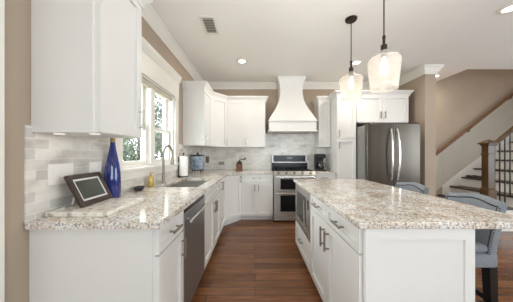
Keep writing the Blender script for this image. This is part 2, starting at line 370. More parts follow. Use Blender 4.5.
# ------------------------------------------------------------------ cabinets
def shaker(mb, u0, u1, z0, z1, fr=.055, t=.024):
    mb.box(u0, u0+fr, -t, 0, z0, z1).box(u1-fr, u1, -t, 0, z0, z1).box(u0+fr, u1-fr, -t, 0, z0, z0+fr).box(u0+fr, u1-fr, -t, 0, z1-fr, z1)
    mb.box(u0+fr, u1-fr, -t+.018, -.002, z0+fr, z1-fr); return mb
def pull(u, z, o, L=.13, t=.024):
    m = MB(); r = .0065; p = .032
    if o == 'v':
        m.box(u-r, u+r, -t-p-r, -t-p+r, z-L/2, z+L/2, .002)
        for s in (-1, 1): m.box(u-.005, u+.005, -t-p, -t, z+s*L*.36-.005, z+s*L*.36+.005)
    else:
        m.box(u-L/2, u+L/2, -t-p-r, -t-p+r, z-r, z+r, .002)
        for s in (-1, 1): m.box(u+s*L*.36-.005, u+s*L*.36+.005, -t-p, -t, z-.005, z+.005)
    return m
def cabinet(name, label, cx, cy, ang, w, d, z0, z1, fronts, toe=0, hollow=False, hmat=None, group=None, zr=None):
    """ local frame: front carcass plane at y=0, facing -y; x from -w/2 to w/2 """
    zr = z0 if zr is None else zr
    r = thing(name, label, 'cabinet', (cx, cy, zr), ang, group)
    g = .0005; h = w/2-g; a, b = z0-zr, z1-zr
    m = MB(); zb = a+toe
    if hollow:
        t = .018
        m.box(-h, -h+t, 0, d, zb, b).box(h-t, h, 0, d, zb, b).box(-h+t, h-t, d-t, d, zb, b).box(-h+t, h-t, 0, d-t, zb, zb+t).box(-h+t, h-t, 0, t, b-.04, b).box(-h+t, h-t, 0, t, zb+t, zb+.05)
    else: m.box(-h, h, 0, d, zb, b)
    m.build('body', M_CAB, r, local=True)
    if toe: MB().box(-h, h, .07, d, a, zb).build('toe_kick', M_CAB, r, local=True)
    for f in fronts:
        kind, u0, u1, f0, f1 = f[:5]
        mb = MB(); fr = .055 if kind == 'door' or (f1-f0) > .17 else .034
        shaker(mb, u0, u1, f0-zr, f1-zr, fr)
        o = mb.build(kind, M_CAB, r, local=True)
        for hd in f[5:]:
            pull(hd[0], hd[1]-zr, hd[2], *(hd[3:])).build('handle', hmat or M_NICKEL, o, local=True)
    return r
FX = XL+.655; G = .004                      # base carcass front on the left wall (-.505)
FXc = FX-.02
CT, CB = .92, .885
R90 = PI/2
def left_base(label, y0, y1, fronts, **k):
    return cabinet('base_cabinet', label, FXc, (y0+y1)/2, R90, y1-y0, FXc-XL-.002, 0, CB-.001, fronts, toe=.095, **k)
# near cabinet: drawer over door
hw = .366/2
c = left_base('white base cabinet at the near end of the left counter, drawer above door', 1.041, 1.407,
    [('drawer', -hw+G, hw-G, .735, .873, (0, .805, 'h')), ('door', -hw+G, hw-G, .105, .725, (hw-.04, .62, 'v'))])
MB().box(XL+.002, FXc-.006, 1.026, 1.0405, .0, CB-.001).build('end_panel', M_CAB, c)
hw = .915/2
left_base('white sink base cabinet under the kitchen window, two doors below a false front', 1.988, 2.90,
    [('drawer', -hw+G, hw-G, .735, .873), ('door', -hw+G, -G/2, .105, .725, (-.04, .62, 'v')), ('door', G/2, hw-G, .105, .725, (.04, .62, 'v'))], hollow=True)
hw = .52/2
left_base('white full-height door base cabinet between the sink base and the angled corner', 2.902, 3.42,
    [('door', -hw+G, hw-G, .105, .873, (-hw+.04, .79, 'v'))])
# angled corner base
def corner(name, label, p1, p2, z0, z1, zr, pts, front_z, handle, toe=0, hmat=None):
    a = math.atan2(p2[1]-p1[1], p2[0]-p1[0]); cx, cy = (p1[0]+p2[0])/2, (p1[1]+p2[1])/2
    r = thing(name, label, 'cabinet', (cx, cy, zr)); A = Matrix.Translation((cx, cy, zr)) @ Matrix.Rotation(a, 4, 'Z'); W = math.hypot(p2[0]-p1[0], p2[1]-p1[1])/2
    MB().prism(pts, z0+toe, z1).build('body', M_CAB, r)
    if toe:
        nx, ny = math.sin(a), -math.cos(a); q = [(x-nx*.07, y-ny*.07) if i < 2 else (x, y) for i, (x, y) in enumerate(pts)]
        q[0] = (pts[-1][0]+ (FXc-.07-pts[-1][0]), pts[0][1]); q[1] = (pts[1][0], pts[1][1]+.07)
        MB().prism(q, z0, z0+toe-.001).build('toe_kick', M_CAB, r)
    mb = MB(); shaker(mb, -W+.008, W-.008, front_z[0]-zr, front_z[1]-zr); o = mb.xf(A).build('door', M_CAB, r)
    pull(handle[0](W), handle[1]-zr, 'v').xf(A).build('handle', hmat or M_NICKEL, o)
    return r
BYF = 3.76                                   # back-run carcass front
corner('corner_base_cabinet', 'white angled corner base cabinet with one tall door', (FXc, 3.425), (-.275, BYF), 0, CB-.001, 0,
       [(FXc, 3.422), (-.275, BYF), (-.275, YB-.012), (XL+.012, YB-.012), (XL+.012, 3.422)], (.105, .873), (lambda W: W-.045, .79), toe=.095)
def back_base(label, x0, x1, fronts, **k):
    return cabinet('base_cabinet', label, (x0+x1)/2, BYF, 0, x1-x0, YB-BYF-.012, 0, CB-.001, fronts, toe=.095, **k)
hw = .61/2
back_base('white two-door base cabinet with drawer, left of the range', -.273, .337,
    [('drawer', -hw+G, hw-G, .735, .873, (-.06, .805, 'h', .03), (.06, .805, 'h', .03)), ('door', -hw+G, -G/2, .105, .725, (-.035, .63, 'v')), ('door', G/2, hw-G, .105, .725, (.035, .63, 'v'))])
hw = .385/2
back_base('narrow white base cabinet with drawer, right of the range', 1.123, 1.508,
    [('drawer', -hw+G, hw-G, .735, .873, (-.02, .81, 'h')), ('door', -hw+G, hw-G, .105, .725, (-hw+.04, .63, 'v'))])
# upper cabinets
UZ0, UZ1, UC = 1.395, 2.33, 2.41
CROWN = [(0, UZ1-.02), (.012, UZ1-.02), (.016, UZ1+.005), (.03, UZ1+.03), (.05, UZ1+.055), (.056, UZ1+.06), (.056, UC), (0, UC)]
UX = XL+.345                                 # face of upper carcass doors (left wall)
UXc = UX-.02
def upper_left(label, y0, y1, z0, fronts, **k):
    return cabinet('upper_cabinet', label, UXc, (y0+y1)/2, R90, y1-y0, UXc-XL-.002, z0, UZ1, fronts, hmat=M_STEELL, **k)
hw = .384/2
c = upper_left('white single-door wall cabinet nearest the camera, above the photo frame', 1.050, 1.434, 1.375,
    [('door', -hw+.001, hw-G, 1.378, UZ1-.003, (hw-.035, 1.50, 'v', .15))])
MB().sweep([(XL+.002, 1.034), (UX-.003, 1.034), (UX-.003, 1.434), (XL+.002, 1.434)], CROWN).build('crown_moulding', M_CAB, c)
MB().box(XL+.002, UXc-.005, 1.034, 1.0502, 1.375, UZ1-.021).build('end_panel', M_CAB, c)
for i, (x, y) in enumerate([(-1.075, 1.10), (-.88, 1.10)]):
    p = tag(MB().lathe([(.0, 1.368), (.020, 1.369), (.024, 1.371), (.024, 1.3745), (0, 1.3745)], (x, y, 0), 20).build('puck_light', M_PUCK, smooth=True),
        ['round puck light under the near wall cabinet, beside the wall', 'round puck light under the near wall cabinet, by its front edge'][i], 'light', 'puck lights under the near cabinet')
    l = bpy.data.lights.new('puck_glow', 'AREA'); l.shape = 'DISK'; l.size = .05; l.energy = PUCK_W; l.color = (1, .9, .76)
    lo = bpy.data.objects.new('puck_glow', l); COL.objects.link(lo); lo.location = (x, y, 1.362)
Y_A, Y_B = 3.205, 3.72
UBY = YB-.335                                # 4.025 front of back uppers (door face)
upath = [(XL+.002, Y_A), (UX-.003, Y_A), (UX-.003, Y_B), (-.575, UBY+.003), (.209, UBY+.003), (.209, YB-.002)]
hw = (Y_B-Y_A)/2
c = upper_left('white wall cabinet with plain end panel beyond the kitchen window', Y_A, Y_B, UZ0, [('door', -hw+G, hw-.012, UZ0+.003, UZ1-.003, (-hw+.04, 1.49, 'v'))])
MB().sweep(upath, CROWN, (0, 1)).build('crown_moulding', M_CAB, c)
c = corner('corner_upper_cabinet', 'white angled corner wall cabinet with one door', (UXc, Y_B+.003), (-.575, UBY+.02), UZ0, UZ1, UZ0,
       [(UXc, Y_B+.001), (-.575, UBY+.02), (-.575, YB-.002), (XL+.002, YB-.002), (XL+.002, Y_B+.001)], (UZ0+.003, UZ1-.003), (lambda W: W-.04, 1.49), hmat=M_STEELL)
MB().sweep(upath, CROWN, (2,)).build('crown_moulding', M_CAB, c)
hw = (.209+.574)/2
def upper_back(label, x0, x1, z0, fronts, fy=UBY+.02, **k):
    return cabinet('upper_cabinet', label, (x0+x1)/2, fy, 0, x1-x0, YB-fy-.002, z0, UZ1, fronts, hmat=M_STEELL, **k)
c = upper_back('white two-door wall cabinet left of the range hood', -.574, .209, UZ0,
    [('door', -hw+G, -G/2, UZ0+.003, UZ1-.003, (-.035, 1.49, 'v')), ('door', G/2, hw-G, UZ0+.003, UZ1-.003, (.035, 1.49, 'v'))])
MB().sweep(upath, CROWN, (3, 4)).build('crown_moulding', M_CAB, c)
hw = .235/2
c = upper_back('narrow white wall cabinet between the range hood and the tall pantry', 1.285, 1.522, UZ0, [('door', -hw+G, hw-G, UZ0+.003, UZ1-.003, (-hw+.035, 1.49, 'v'))])
MB().sweep([(1.285, YB-.002), (1.285, UBY+.003), (1.522, UBY+.003)], CROWN).build('crown_moulding', M_CAB, c)
# pantry and over-fridge cabinet
PY = 3.74
hw = .355/2
PZ = [(o, z+.02) for o, z in CROWN]
ppath = [(1.525, UBY-.056), (1.525, PY-.018), (2.86, PY-.018), (2.86, YB-.002)]
c = cabinet('pantry_cabinet', 'tall white pantry cabinet left of the refrigerator', 1.525+hw, PY, 0, 2*hw, YB-PY-.002, 0, UZ1+.02,
    [('door', -hw+G, hw-G, .105, 1.535, (-hw+.035, 1.42, 'v')), ('door', -hw+G, hw-G, 1.543, UZ1+.017, (-hw+.035, 1.63, 'v'))], toe=.095)
MB().sweep([ppath[0], ppath[1], (1.88, PY-.018)], PZ).build('crown_moulding', M_CAB, c)
hw = .975/2
c = cabinet('upper_cabinet', 'white two-door cabinet above the refrigerator', 1.882+hw, PY, 0, 2*hw, YB-PY-.002, 1.84, UZ1+.02,
    [('door', -hw+G, -G/2, 1.843, UZ1+.017, (-.04, 1.98, 'v')), ('door', G/2, hw-G, 1.843, UZ1+.017, (.04, 1.98, 'v'))])
MB().sweep([(1.882, PY-.018), ppath[2], ppath[3]], PZ).build('crown_moulding', M_CAB, c)
MB().box(2.835, 2.857, PY-.0, YB-.002, 0, 1.839).build('side_panel', M_CAB, c)

# ------------------------------------------------------------------ counters
CXE = XL+.68                                 # -.48 counter edge
SKX0, SKX1, SKY0, SKY1 = -1.03, -.59, 2.05, 2.80
x0 = XL+.0085
ct = MB()
ct.prism([(x0, 1.0), (CXE, 1.0), (CXE, SKY0), (x0, SKY0)], CB, CT).prism([(x0, SKY0), (SKX0, SKY0), (SKX0, SKY1), (x0, SKY1)], CB, CT).prism([(SKX1, SKY0), (CXE, SKY0), (CXE, SKY1), (SKX1, SKY1)], CB, CT)
yb = YB-.0085
ct.prism([(x0, SKY1), (CXE, SKY1), (CXE, 3.405), (-.262, 3.715), (.338, 3.715), (.338, yb), (x0, yb)], CB, CT)
tag(ct.build('countertop', M_GRAN), 'speckled granite countertop along the left wall and back corner', 'countertop')
tag(MB().box(1.122, 1.5235, 3.715, yb, CB, CT, .003).build('countertop', M_GRAN), 'short granite countertop piece right of the range', 'countertop')
# sink
sk = thing('kitchen_sink', 'stainless double-bowl sink set in the left granite counter', 'sink', (-.8, 2.42, .70))
ym = (SKY0+SKY1)/2
for a, b_ in ((SKY0+.002, ym-.012), (ym+.012, SKY1-.002)):
    m = MB(); X0, X1 = SKX0+.002, SKX1-.002; zt, zb, t = CB-.002, .70, .006
    m.box(X0, X0+t, a, b_, zb, zt).box(X1-t, X1, a, b_, zb, zt).box(X0+t, X1-t, a, a+t, zb, zt).box(X0+t, X1-t, b_-t, b_, zb, zt).box(X0+t, X1-t, a+t, b_-t, zb, zb+t)
    o = m.build('bowl', M_SINK, sk)
    MB().lathe([(.04, zb+t), (.04, zb+t+.004), (.0, zb+t+.003)], ((X0+X1)/2, (a+b_)/2, 0), 16).build('drain', M_CHROME, o, smooth=True)
MB().box(SKX0+.002, SKX1-.002, ym-.0119, ym+.0119, .80, CB-.012).build('divider', M_SINK, sk)
# faucet
fx, fy = -1.07, 2.34
fa = thing('kitchen_faucet', 'tall gooseneck chrome faucet behind the sink', 'faucet', (fx, fy, CT))
MB().lathe([(.028, CT), (.028, CT+.012), (.018, CT+.02), (.017, CT+.12), (.014, CT+.13)], (fx, fy, 0), 18).build('base', M_NICKEL, fa, smooth=True)
dx, dy = .77, .64; pts = [(fx, fy, CT+.12), (fx, fy, CT+.335)]
for k in range(1, 11):
    a = PI*k/10; rr = .048*(1-math.cos(a)); pts.append((fx+dx*rr, fy+dy*rr, CT+.335+.10*math.sin(a)))
pts.append((fx+dx*.096, fy+dy*.096, CT+.30))
MB().tube(pts, .014, 10).build('neck', M_NICKEL, fa, smooth=True)
MB().tube([(fx+dx*.096, fy+dy*.096, CT+.305), (fx+dx*.096, fy+dy*.096, CT+.21)], [.017, .02], 12).build('spray_head', M_NICKEL, fa, smooth=True)
MB().tube([(fx, fy, CT+.09), (fx+.02, fy-.05, CT+.10), (fx+.03, fy-.085, CT+.125)], [.008, .007, .006], 8).build('lever', M_NICKEL, fa, smooth=True)

# ------------------------------------------------------------------ dishwasher
dw = thing('dishwasher', 'stainless dishwasher under the left granite counter', 'dishwasher', (FXc, 1.6975, 0))
MB().box(XL+.05, FXc-.002, 1.412, 1.983, .10, CB-.004).build('body', M_BLACK, dw)
MB().box(FXc-.001, FXc+.026, 1.413, 1.982, .105, .835, .004).build('door', M_DWS, dw)
MB().box(FXc-.001, FXc+.022, 1.413, 1.982, .838, .878, .003).build('control_strip', M_BGLASS, dw)
h = MB().tube([(FXc+.062, 1.45, .775), (FXc+.062, 1.945, .775)], .0115, 10)
for y in (1.50, 1.895): h.tube([(FXc+.02, y, .775), (FXc+.06, y, .775)], .008, 8)
h.build('handle', M_STEELL, dw, smooth=True)
MB().box(FXc-.06, FXc-.05, 1.413, 1.982, 0, .099).build('toe_kick', M_BLACK, dw)

# ------------------------------------------------------------------ range
RX0, RX1, RF = .345, 1.115, 3.70
rc = (RX0+RX1)/2
rg = thing('range_oven', 'stainless double-oven range under the white hood', 'range', (rc, RF, 0))
MB().box(RX0, RX1, RF, YB-.03, .03, .905).build('body', M_STEEL, rg)
MB().box(RX0+.03, RX1-.03, RF+.06, YB-.06, 0, .03).build('base', M_BLACK, rg)
MB().box(RX0+.005, RX1-.005, RF+.02, 4.24, .905, .922, .004).build('cooktop', M_BGLASS, rg)
for cx in (RX0+.19, RX1-.19):
    g = MB()
    for k in range(4): yy = RF+.07+k*.145; g.box(cx-.165, cx+.165, yy-.007, yy+.007, .935, .948)
    for k in range(4): xx = cx-.155+k*.1033; g.box(xx-.006, xx+.006, RF+.063, RF+.512, .932, .946)
    for ax in (-.155, .155):
        for yy in (RF+.07, RF+.505): g.box(cx+ax-.007, cx+ax+.007, yy-.007, yy+.007, .9221, .94)
    g.build('grate', M_IRON, rg)
MB().box(RX0, RX1, 4.245, YB-.03, .905, 1.235, .008).build('backguard', M_MWS, rg)
MB().box(RX0+.045, RX1-.045, 4.238, 4.2455, 1.09, 1.222).build('display_panel', M_BGLASS, rg)
MB().box(rc-.06, rc+.06, 4.2355, 4.2382, 1.15, 1.19).build('clock_display', mat('clock_display_glass', (36, 46, 50), .1), rg)
MB().box(RX0+.01, RX1-.01, 4.236, 4.2449, .925, 1.07).build('rear_vent_panel', M_BGLASS, rg)
m = MB()
m.hull([(RX0, RF-.03, .87), (RX1, RF-.03, .87), (RX1, RF+.02, .936), (RX0, RF+.02, .936), (RX0, RF-.001, .87), (RX1, RF-.001, .87), (RX1, RF+.03, .936), (RX0, RF+.03, .936)],
   [(0, 1, 2, 3), (4, 7, 6, 5), (0, 3, 7, 4), (1, 5, 6, 2), (3, 2, 6, 7), (0, 4, 5, 1)])
cpan = m.build('control_panel', M_MWS, rg)
for k in range(5):
    kx = RX0+.09+k*.1475; v = Vector((0, -.8, .6)).normalized(); p = Vector((kx, RF-.005, .903))
    MB().tube([p, p+v*.012, p+v*.034], [.024, .022, .019], 14).build('knob', M_NICKEL, cpan, smooth=True)
for z0, z1, hz in ((.575, .862, .838), (.10, .565, .54)):
    dd = MB().box(RX0+.004, RX1-.004, RF-.035, RF-.001, z0, z1, .004).build('oven_door', M_MWS, rg)
    MB().box(RX0+.12, RX1-.12, RF-.0375, RF-.0345, z0+(.03 if z0 > .5 else .10), z1-.065).build('window', M_BGLASS, dd)
    hh = MB().tube([(RX0+.03, RF-.075, hz), (RX1-.03, RF-.075, hz)], .013, 10)
    for x in (RX0+.08, RX1-.08): hh.tube([(x, RF-.03, hz), (x, RF-.075, hz)], .009, 8)
    hh.build('handle', M_STEELL, dd, smooth=True)
MB().box(RX0+.004, RX1-.004, RF-.03, RF-.001, .035, .095, .003).build('drawer_front', M_MWS, rg)

# ------------------------------------------------------------------ hood
hd = thing('range_hood', 'white bell-shaped range hood above the stainless range', 'range hood', (rc, YB, 1.69))
prof = [(1.905, .465, .50), (1.95, .445, .485), (2.05, .385, .45), (2.15, .325, .41), (2.25, .275, .385), (2.35, .243, .365), (2.45, .226, .355), (2.55, .222, .35), (2.63, .228, .355), (2.70, .248, .37), (2.745, .27, .39), (2.76, .276, .395), (2.80, .278, .396)]
rings = []
for z, hwid, dep in prof:
    yf = YB-.002-dep; rings.append([(rc-hwid, YB-.002, z), (rc-hwid, yf, z), (rc+hwid, yf, z), (rc+hwid, YB-.002, z)])
rings[-1] = [(x, y, ZC-.001) for x, y, z in rings[-1]]
MB().loft(rings).build('chimney', M_CAB, hd, smooth=True, ang=.5)
yf = YB-.002-.505
MB().box(rc-.455, rc+.455, yf, YB-.0095, 1.71, 1.89).build('band', M_CAB, hd)
MB().box(rc-.475, rc+.475, yf-.02, YB-.0095, 1.69, 1.712, .004).box(rc-.475, rc+.475, yf-.02, YB-.0095, 1.888, 1.906, .004).build('band_moulding', M_CAB, hd)
MB().box(rc-.36, rc+.36, yf+.06, YB-.1, 1.683, 1.69).build('filter_insert', M_STEEL, hd)

# ------------------------------------------------------------------ refrigerator
FR0, FR1, FY = 1.89, 2.80, 3.38
fg = thing('refrigerator', 'stainless french-door refrigerator beside the white pantry', 'refrigerator', ((FR0+FR1)/2, FY, 0))
MB().box(FR0+.005, FR1-.005, FY+.07, 4.25, .02, 1.755).build('body', mat('fridge_grey_side', (150, 148, 144), .4, .6), fg)
fm = (FR0+FR1)/2
for a, b_, s in ((FR0, fm-.003, -1), (fm+.003, FR1, 1)):
    dd = MB().box(a, b_, FY, FY+.065, .72, 1.775, .012, 2).build('door', M_FRIDGE, fg)
    xh = fm+s*.05; pts = []
    for k in range(9):
        t = k/8; pts.append((xh+s*.012*math.sin(PI*t), FY-.012-.05*math.sin(PI*t)**.5, .82+.86*t))
    MB().tube(pts, .014, 10).build('handle', M_STEELL, dd, smooth=True)
dd = MB().box(FR0, FR1, FY, FY+.065, .05, .712, .012, 2).build('freezer_drawer', M_FRIDGE, fg)
MB().tube([(FR0+.1, FY-.005, .63), (FR0+.13, FY-.05, .63), (FR1-.13, FY-.05, .63), (FR1-.1, FY-.005, .63)], .013, 10).build('handle', M_STEELL, dd, smooth=True)
for x in (FR0+.01, FR1-.07): MB().box(x, x+.06, FY+.02, FY+.12, 1.7755, 1.795, .004).build('hinge_cover', M_BLACK, fg)
MB().box(FR0+.02, FR1-.02, FY+.02, FY+.06, 0, .049).build('kick_grille', M_BLACK, fg)
wk = tag(MB().lathe([(.0, 1.757), (.05, 1.757), (.075, 1.80), (.08, 1.815), (.074, 1.815), (.065, 1.79), (.0, 1.766)], (2.06, 3.60, 0), 24).build('woven_basket', M_WICK, smooth=True), 'small tan woven basket on top of the refrigerator', 'basket')

# ------------------------------------------------------------------ island
IX0, IX1, IY0, IY1 = .545, 1.111, 1.03, 2.68
ICX = IX0+.02
IM = 1.955
RM = -R90
W = IM-IY0; hw = W/2; um = 0.02
c = cabinet('island_cabinet', 'white near island cabinet with two drawers above two doors', ICX, (IY0+IM)/2, RM, W, IX1-ICX, 0, CB-.001,
    [('drawer', -hw+.004, -um-.002, .745, .873, (-hw/2-.01, .815, 'h')), ('drawer', -um+.002, hw-.008, .745, .873, (hw/2-.01, .815, 'h')),
     ('door', -hw+.004, -um-.002, .085, .735, (-um-.045, .62, 'v', .15)), ('door', -um+.002, hw-.008, .085, .735, (-um+.045, .62, 'v', .15))], toe=.075)
m = MB(); y = IY0-.0005; t = .02
a, b_ = IX0+.012, IX1
m.box(a, a+.06, y-t, y, .0, CB-.001).box(b_-.05, b_, y-t, y, 0, CB-.001).box(a+.06, b_-.05, y-t, y, 0, .13).box(a+.06, b_-.05, y-t, y, .83, CB-.001).box(a+.06, b_-.05, y-t+.009, y, .13, .83)
m.build('end_panel', M_CAB, c)
W2 = IY1-IM; hw = W2/2
c = cabinet('island_cabinet', 'white far island cabinet holding the microwave above a drawer', ICX, (IM+IY1)/2, RM, W2-.002, IX1-ICX, 0, .375,
    [('drawer', -hw+.008, hw-.004, .085, .365, (-.0, .25, 'h'))], toe=.075)
MB().box(ICX, IX1, IM+.001, IM+.019, .3751, CB-.001).box(ICX, IX1, IY1-.019, IY1-.001, .3751, CB-.001).box(IX1-.02, IX1, IM+.019, IY1-.019, .3751, CB-.001).build('upper_box', M_CAB, c)
mw = thing('microwave', 'built-in stainless microwave in the side of the island', 'microwave', (ICX, (IM+IY1)/2, .376))
MB().box(ICX+.01, 1.03, IM+.03, IY1-.03, .3765, CB-.012).build('body', M_BLACK, mw)
m = MB(); ya, yb2 = IM+.004, IY1-.004; xf0, xf1 = ICX-.022, ICX-.002
m.box(xf0, xf1, ya, ya+.06, .382, .878).box(xf0, xf1, yb2-.05, yb2, .382, .878).box(xf0, xf1, ya+.06, yb2-.05, .382, .45).box(xf0, xf1, ya+.06, yb2-.05, .82, .878)
m.build('trim_frame', M_MWS, mw)
dd = MB().box(xf0+.003, xf1, ya+.061, yb2-.051, .451, .819).build('door', M_MWS, mw)
MB().box(xf0+.001, xf0+.0029, ya+.185, yb2-.085, .48, .79).build('window', M_BGLASS, dd)
MB().box(xf0+.001, xf0+.0029, ya+.08, ya+.13, .68, .78).build('control_panel', M_BGLASS, mw)
MB().tube([(xf0-.025, ya+.152, .50), (xf0-.025, ya+.152, .77)], .008, 8).tube([(xf0, ya+.152, .52), (xf0-.025, ya+.152, .52)], .006, 6).tube([(xf0, ya+.152, .75), (xf0-.025, ya+.152, .75)], .006, 6).build('handle', M_STEELL, dd, smooth=True)
tag(MB().box(.52, 1.45, 1.0, 2.71, CB, CT, .006, 2).build('island_countertop', M_GRAN), 'speckled granite countertop on the kitchen island', 'countertop')

# ------------------------------------------------------------------ stools
def stool(label, cx, cy):
    r = thing('counter_stool', label, 'stool', (cx, cy, 0), RM, 'grey counter stools at the island')
    hwd = .185
    for sx in (-1, 1):
        for sy, y0 in ((-1, -.18), (1, .17)):
            x = sx*(hwd-.03); lean = .02*sy if sy > 0 else 0
            m = MB(); a, b_ = .021, .026
            m.loft([[(x-a, y0+lean-a, 0), (x+a, y0+lean-a, 0), (x+a, y0+lean+a, 0), (x-a, y0+lean+a, 0)], [(x-b_, y0-b_, .53), (x+b_, y0-b_, .53), (x+b_, y0+b_, .53), (x-b_, y0+b_, .53)]])
            m.build('leg', M_LEG, r, local=True)
    for z, y0 in ((.20, -.18), (.26, .178)): MB().box(-hwd+.05, hwd-.05, y0-.01, y0+.01, z, z+.035).build('stretcher', M_LEG, r, local=True)
    for sx in (-1, 1): MB().box(sx*(hwd-.03)-.01, sx*(hwd-.03)+.01, -.158, .15, .23, .265).build('stretcher', M_LEG, r, local=True)
    MB().box(-hwd, hwd, -.22, .20, .505, .60, .015, 2).build('seat_base', M_FABRIC, r, local=True, smooth=True)
    MB().box(-hwd+.004, hwd-.004, -.225, .15, .598, .655, .025, 3).build('seat_cushion', M_FABRIC, r, local=True, smooth=True)
    nx, nz = 16, 8; front, back = [], []
    def pt(i, j, side):
        u = i/nx*2-1; top = .925+.025*(.5+.5*math.cos(PI*min(1, abs(u)*1.15)))-.0*abs(u); z = .60+(top-.60)*j/nz
        y = .165+.075*(j/nz)**1.2-.035*u*u
        return Vector((u*hwd, y+(.055 if side else 0), z))
    m = MB(); loop = []
    rings = []
    for j in range(nz+1):
        ring = [pt(i, j, 0) for i in range(nx+1)]+[pt(i, j, 1) for i in range(nx, -1, -1)]
        rings.append(ring)
    tp = [p+Vector((0, (.012 if k <= nx else -.012), .012)) for k, p in enumerate(rings[-1])]
    rings.append(tp)
    m.loft(rings); b_ = m.build('backrest', M_FABRIC, r, local=True, smooth=True, ang=.9)
    n = MB(); ps = []
    for j in range(0, 29): ps += [pt(.55, j/28*7.6, 0), pt(nx-.55, j/28*7.6, 0)]
    for i in range(1, 40): ps.append(pt(i/40*nx, 7.6, 0))
    for j in range(0, 20):
        for s in (0, nx):
            p = pt(s, j/20*7.8, 0); ps.append(Vector((p.x, p.y+.008, p.z)))
    for p in ps: bmesh.ops.create_icosphere(n.bm, subdivisions=1, radius=.0055, matrix=Matrix.Translation(p))
    n.build('nailhead_trim', M_NAIL, b_, local=True)
    return r
st = stool('grey upholstered counter stool at the near corner of the island', 1.41, 1.505)
dup(st, (1.41, 2.10, 0), None, 'grey upholstered counter stool farther along the island, in front of the refrigerator')

# ------------------------------------------------------------------ pendants and ceiling fittings
def pendant(label, x, y, zb=1.80):
    r = thing('pendant_lamp', label, 'pendant lamp', (x, y, zb), 0, 'glass pendants over the island')
    z = lambda v: v
    L = ZC-zb
    MB().lathe([(.0, L-.03), (.05, L-.028), (.062, L-.018), (.065, L-.001), (0, L-.001)], n=24).build('canopy', M_BRONZE, r, local=True, smooth=True)
    MB().tube([(0, 0, .47), (0, 0, L-.028)], .0055, 8).build('stem', M_BRONZE, r, local=True, smooth=True)
    MB().lathe([(0, .475), (.011, .475), (.014, .46), (.011, .45), (.011, .40), (.024, .395), (.026, .30), (.02, .295), (0, .295)], n=18).build('socket', M_BRONZE, r, local=True, smooth=True)
    outer = [(.098, .012), (.102, .016), (.106, .06), (.112, .12), (.118, .18), (.1235, .23), (.125, .25), (.123, .268), (.112, .283), (.09, .293), (.06, .301), (.042, .309), (.036, .32), (.034, .345)]
    inner = [(rr-.004, zz+.002) for rr, zz in outer[::-1]]; inner[0] = (.030, .345); inner[-1] = (.094, .0145)
    m = MB(); m.lathe(outer+inner+[outer[0]], n=36); 
    sh = m.build('lamp_shade', M_SEED, r, local=True, smooth=True, ang=1.2)
    MB().lathe([(0, .294), (.014, .293), (.015, .265), (.022, .235), (.03, .205), (.031, .185), (.024, .16), (.01, .147), (0, .145)], n=16).build('bulb', M_BULB, r, local=True, smooth=True)
    l = bpy.data.lights.new('bulb_light', 'POINT'); l.energy = BULB_W; l.shadow_soft_size = .035; l.color = (1, .86, .68)
    o = bpy.data.objects.new('bulb_light', l); COL.objects.link(o); o.location = (x, y, zb+.10)
    return r
pendant('clear seeded glass pendant lamp hanging nearest the camera', 1.096, 1.70, 1.79)
pendant('clear seeded glass pendant lamp farther back, with its bronze canopy in view', 1.096, 2.28, 1.845)
for i, (x, y, lab) in enumerate([(-.216, 3.32, 'round recessed ceiling light in front of the left wall cabinets'), (1.71, 3.37, 'round recessed ceiling light seen between the two pendants'),
                  (2.69, 2.11, 'round recessed ceiling light at the top right corner'), (3.56, 3.95, 'round recessed ceiling light by the partition wall and stairs')]):
    r = thing('recessed_light', lab, 'ceiling light', (x, y, ZC-.012), 0, 'recessed ceiling lights')
    MB().lathe([(.058, ZC-.008), (.062, ZC-.012), (.085, ZC-.009), (.088, ZC-.001), (.058, ZC-.001), (.058, ZC-.008)], (x, y, 0), 28).build('trim_ring', M_TRIM, r, smooth=True)
    MB().lathe([(0, ZC-.006), (.057, ZC-.006), (.057, ZC-.001), (0, ZC-.001)], (x, y, 0), 28).build('lens', M_LENS, r)
    l = bpy.data.lights.new('recessed_glow', 'AREA'); l.shape = 'DISK'; l.size = .11; l.energy = RECESS_W; l.color = (1, .91, .78)
    o = bpy.data.objects.new('recessed_glow', l); COL.objects.link(o); o.location = (x, y, ZC-.014)
vt = thing('ceiling_vent', 'white rectangular air vent in the ceiling', 'vent', (-.54, 2.40, ZC-.012))
vx0, vx1, vy0, vy1 = -.625, -.455, 2.23, 2.57
m = MB().box(vx0, vx0+.025, vy0, vy1, ZC-.01, ZC-.001).box(vx1-.025, vx1, vy0, vy1, ZC-.01, ZC-.001).box(vx0+.025, vx1-.025, vy0, vy0+.03, ZC-.01, ZC-.001).box(vx0+.025, vx1-.025, vy1-.03, vy1, ZC-.01, ZC-.001)
m.build('frame', M_TRIM, vt)
MB().box(vx0+.025, vx1-.025, vy0+.03, vy1-.03, ZC-.003, ZC-.001).build('backing', M_VENTD, vt)
for k in range(9):
    yy = vy0+.045+k*.031
    z = ZC
    sm = MB(); sm.hull([(vx0+.025, yy, z-.009), (vx1-.025, yy, z-.009), (vx1-.025, yy+.014, z-.004), (vx0+.025, yy+.014, z-.004), (vx0+.025, yy+.001, z-.0075), (vx1-.025, yy+.001, z-.0075), (vx1-.025, yy+.0155, z-.0032), (vx0+.025, yy+.0155, z-.0032)],
        [(0, 1, 2, 3), (4, 7, 6, 5), (0, 4, 5, 1), (1, 5, 6, 2), (2, 6, 7, 3), (3, 7, 4, 0)])
    sm.build('slat', M_TRIM, vt)

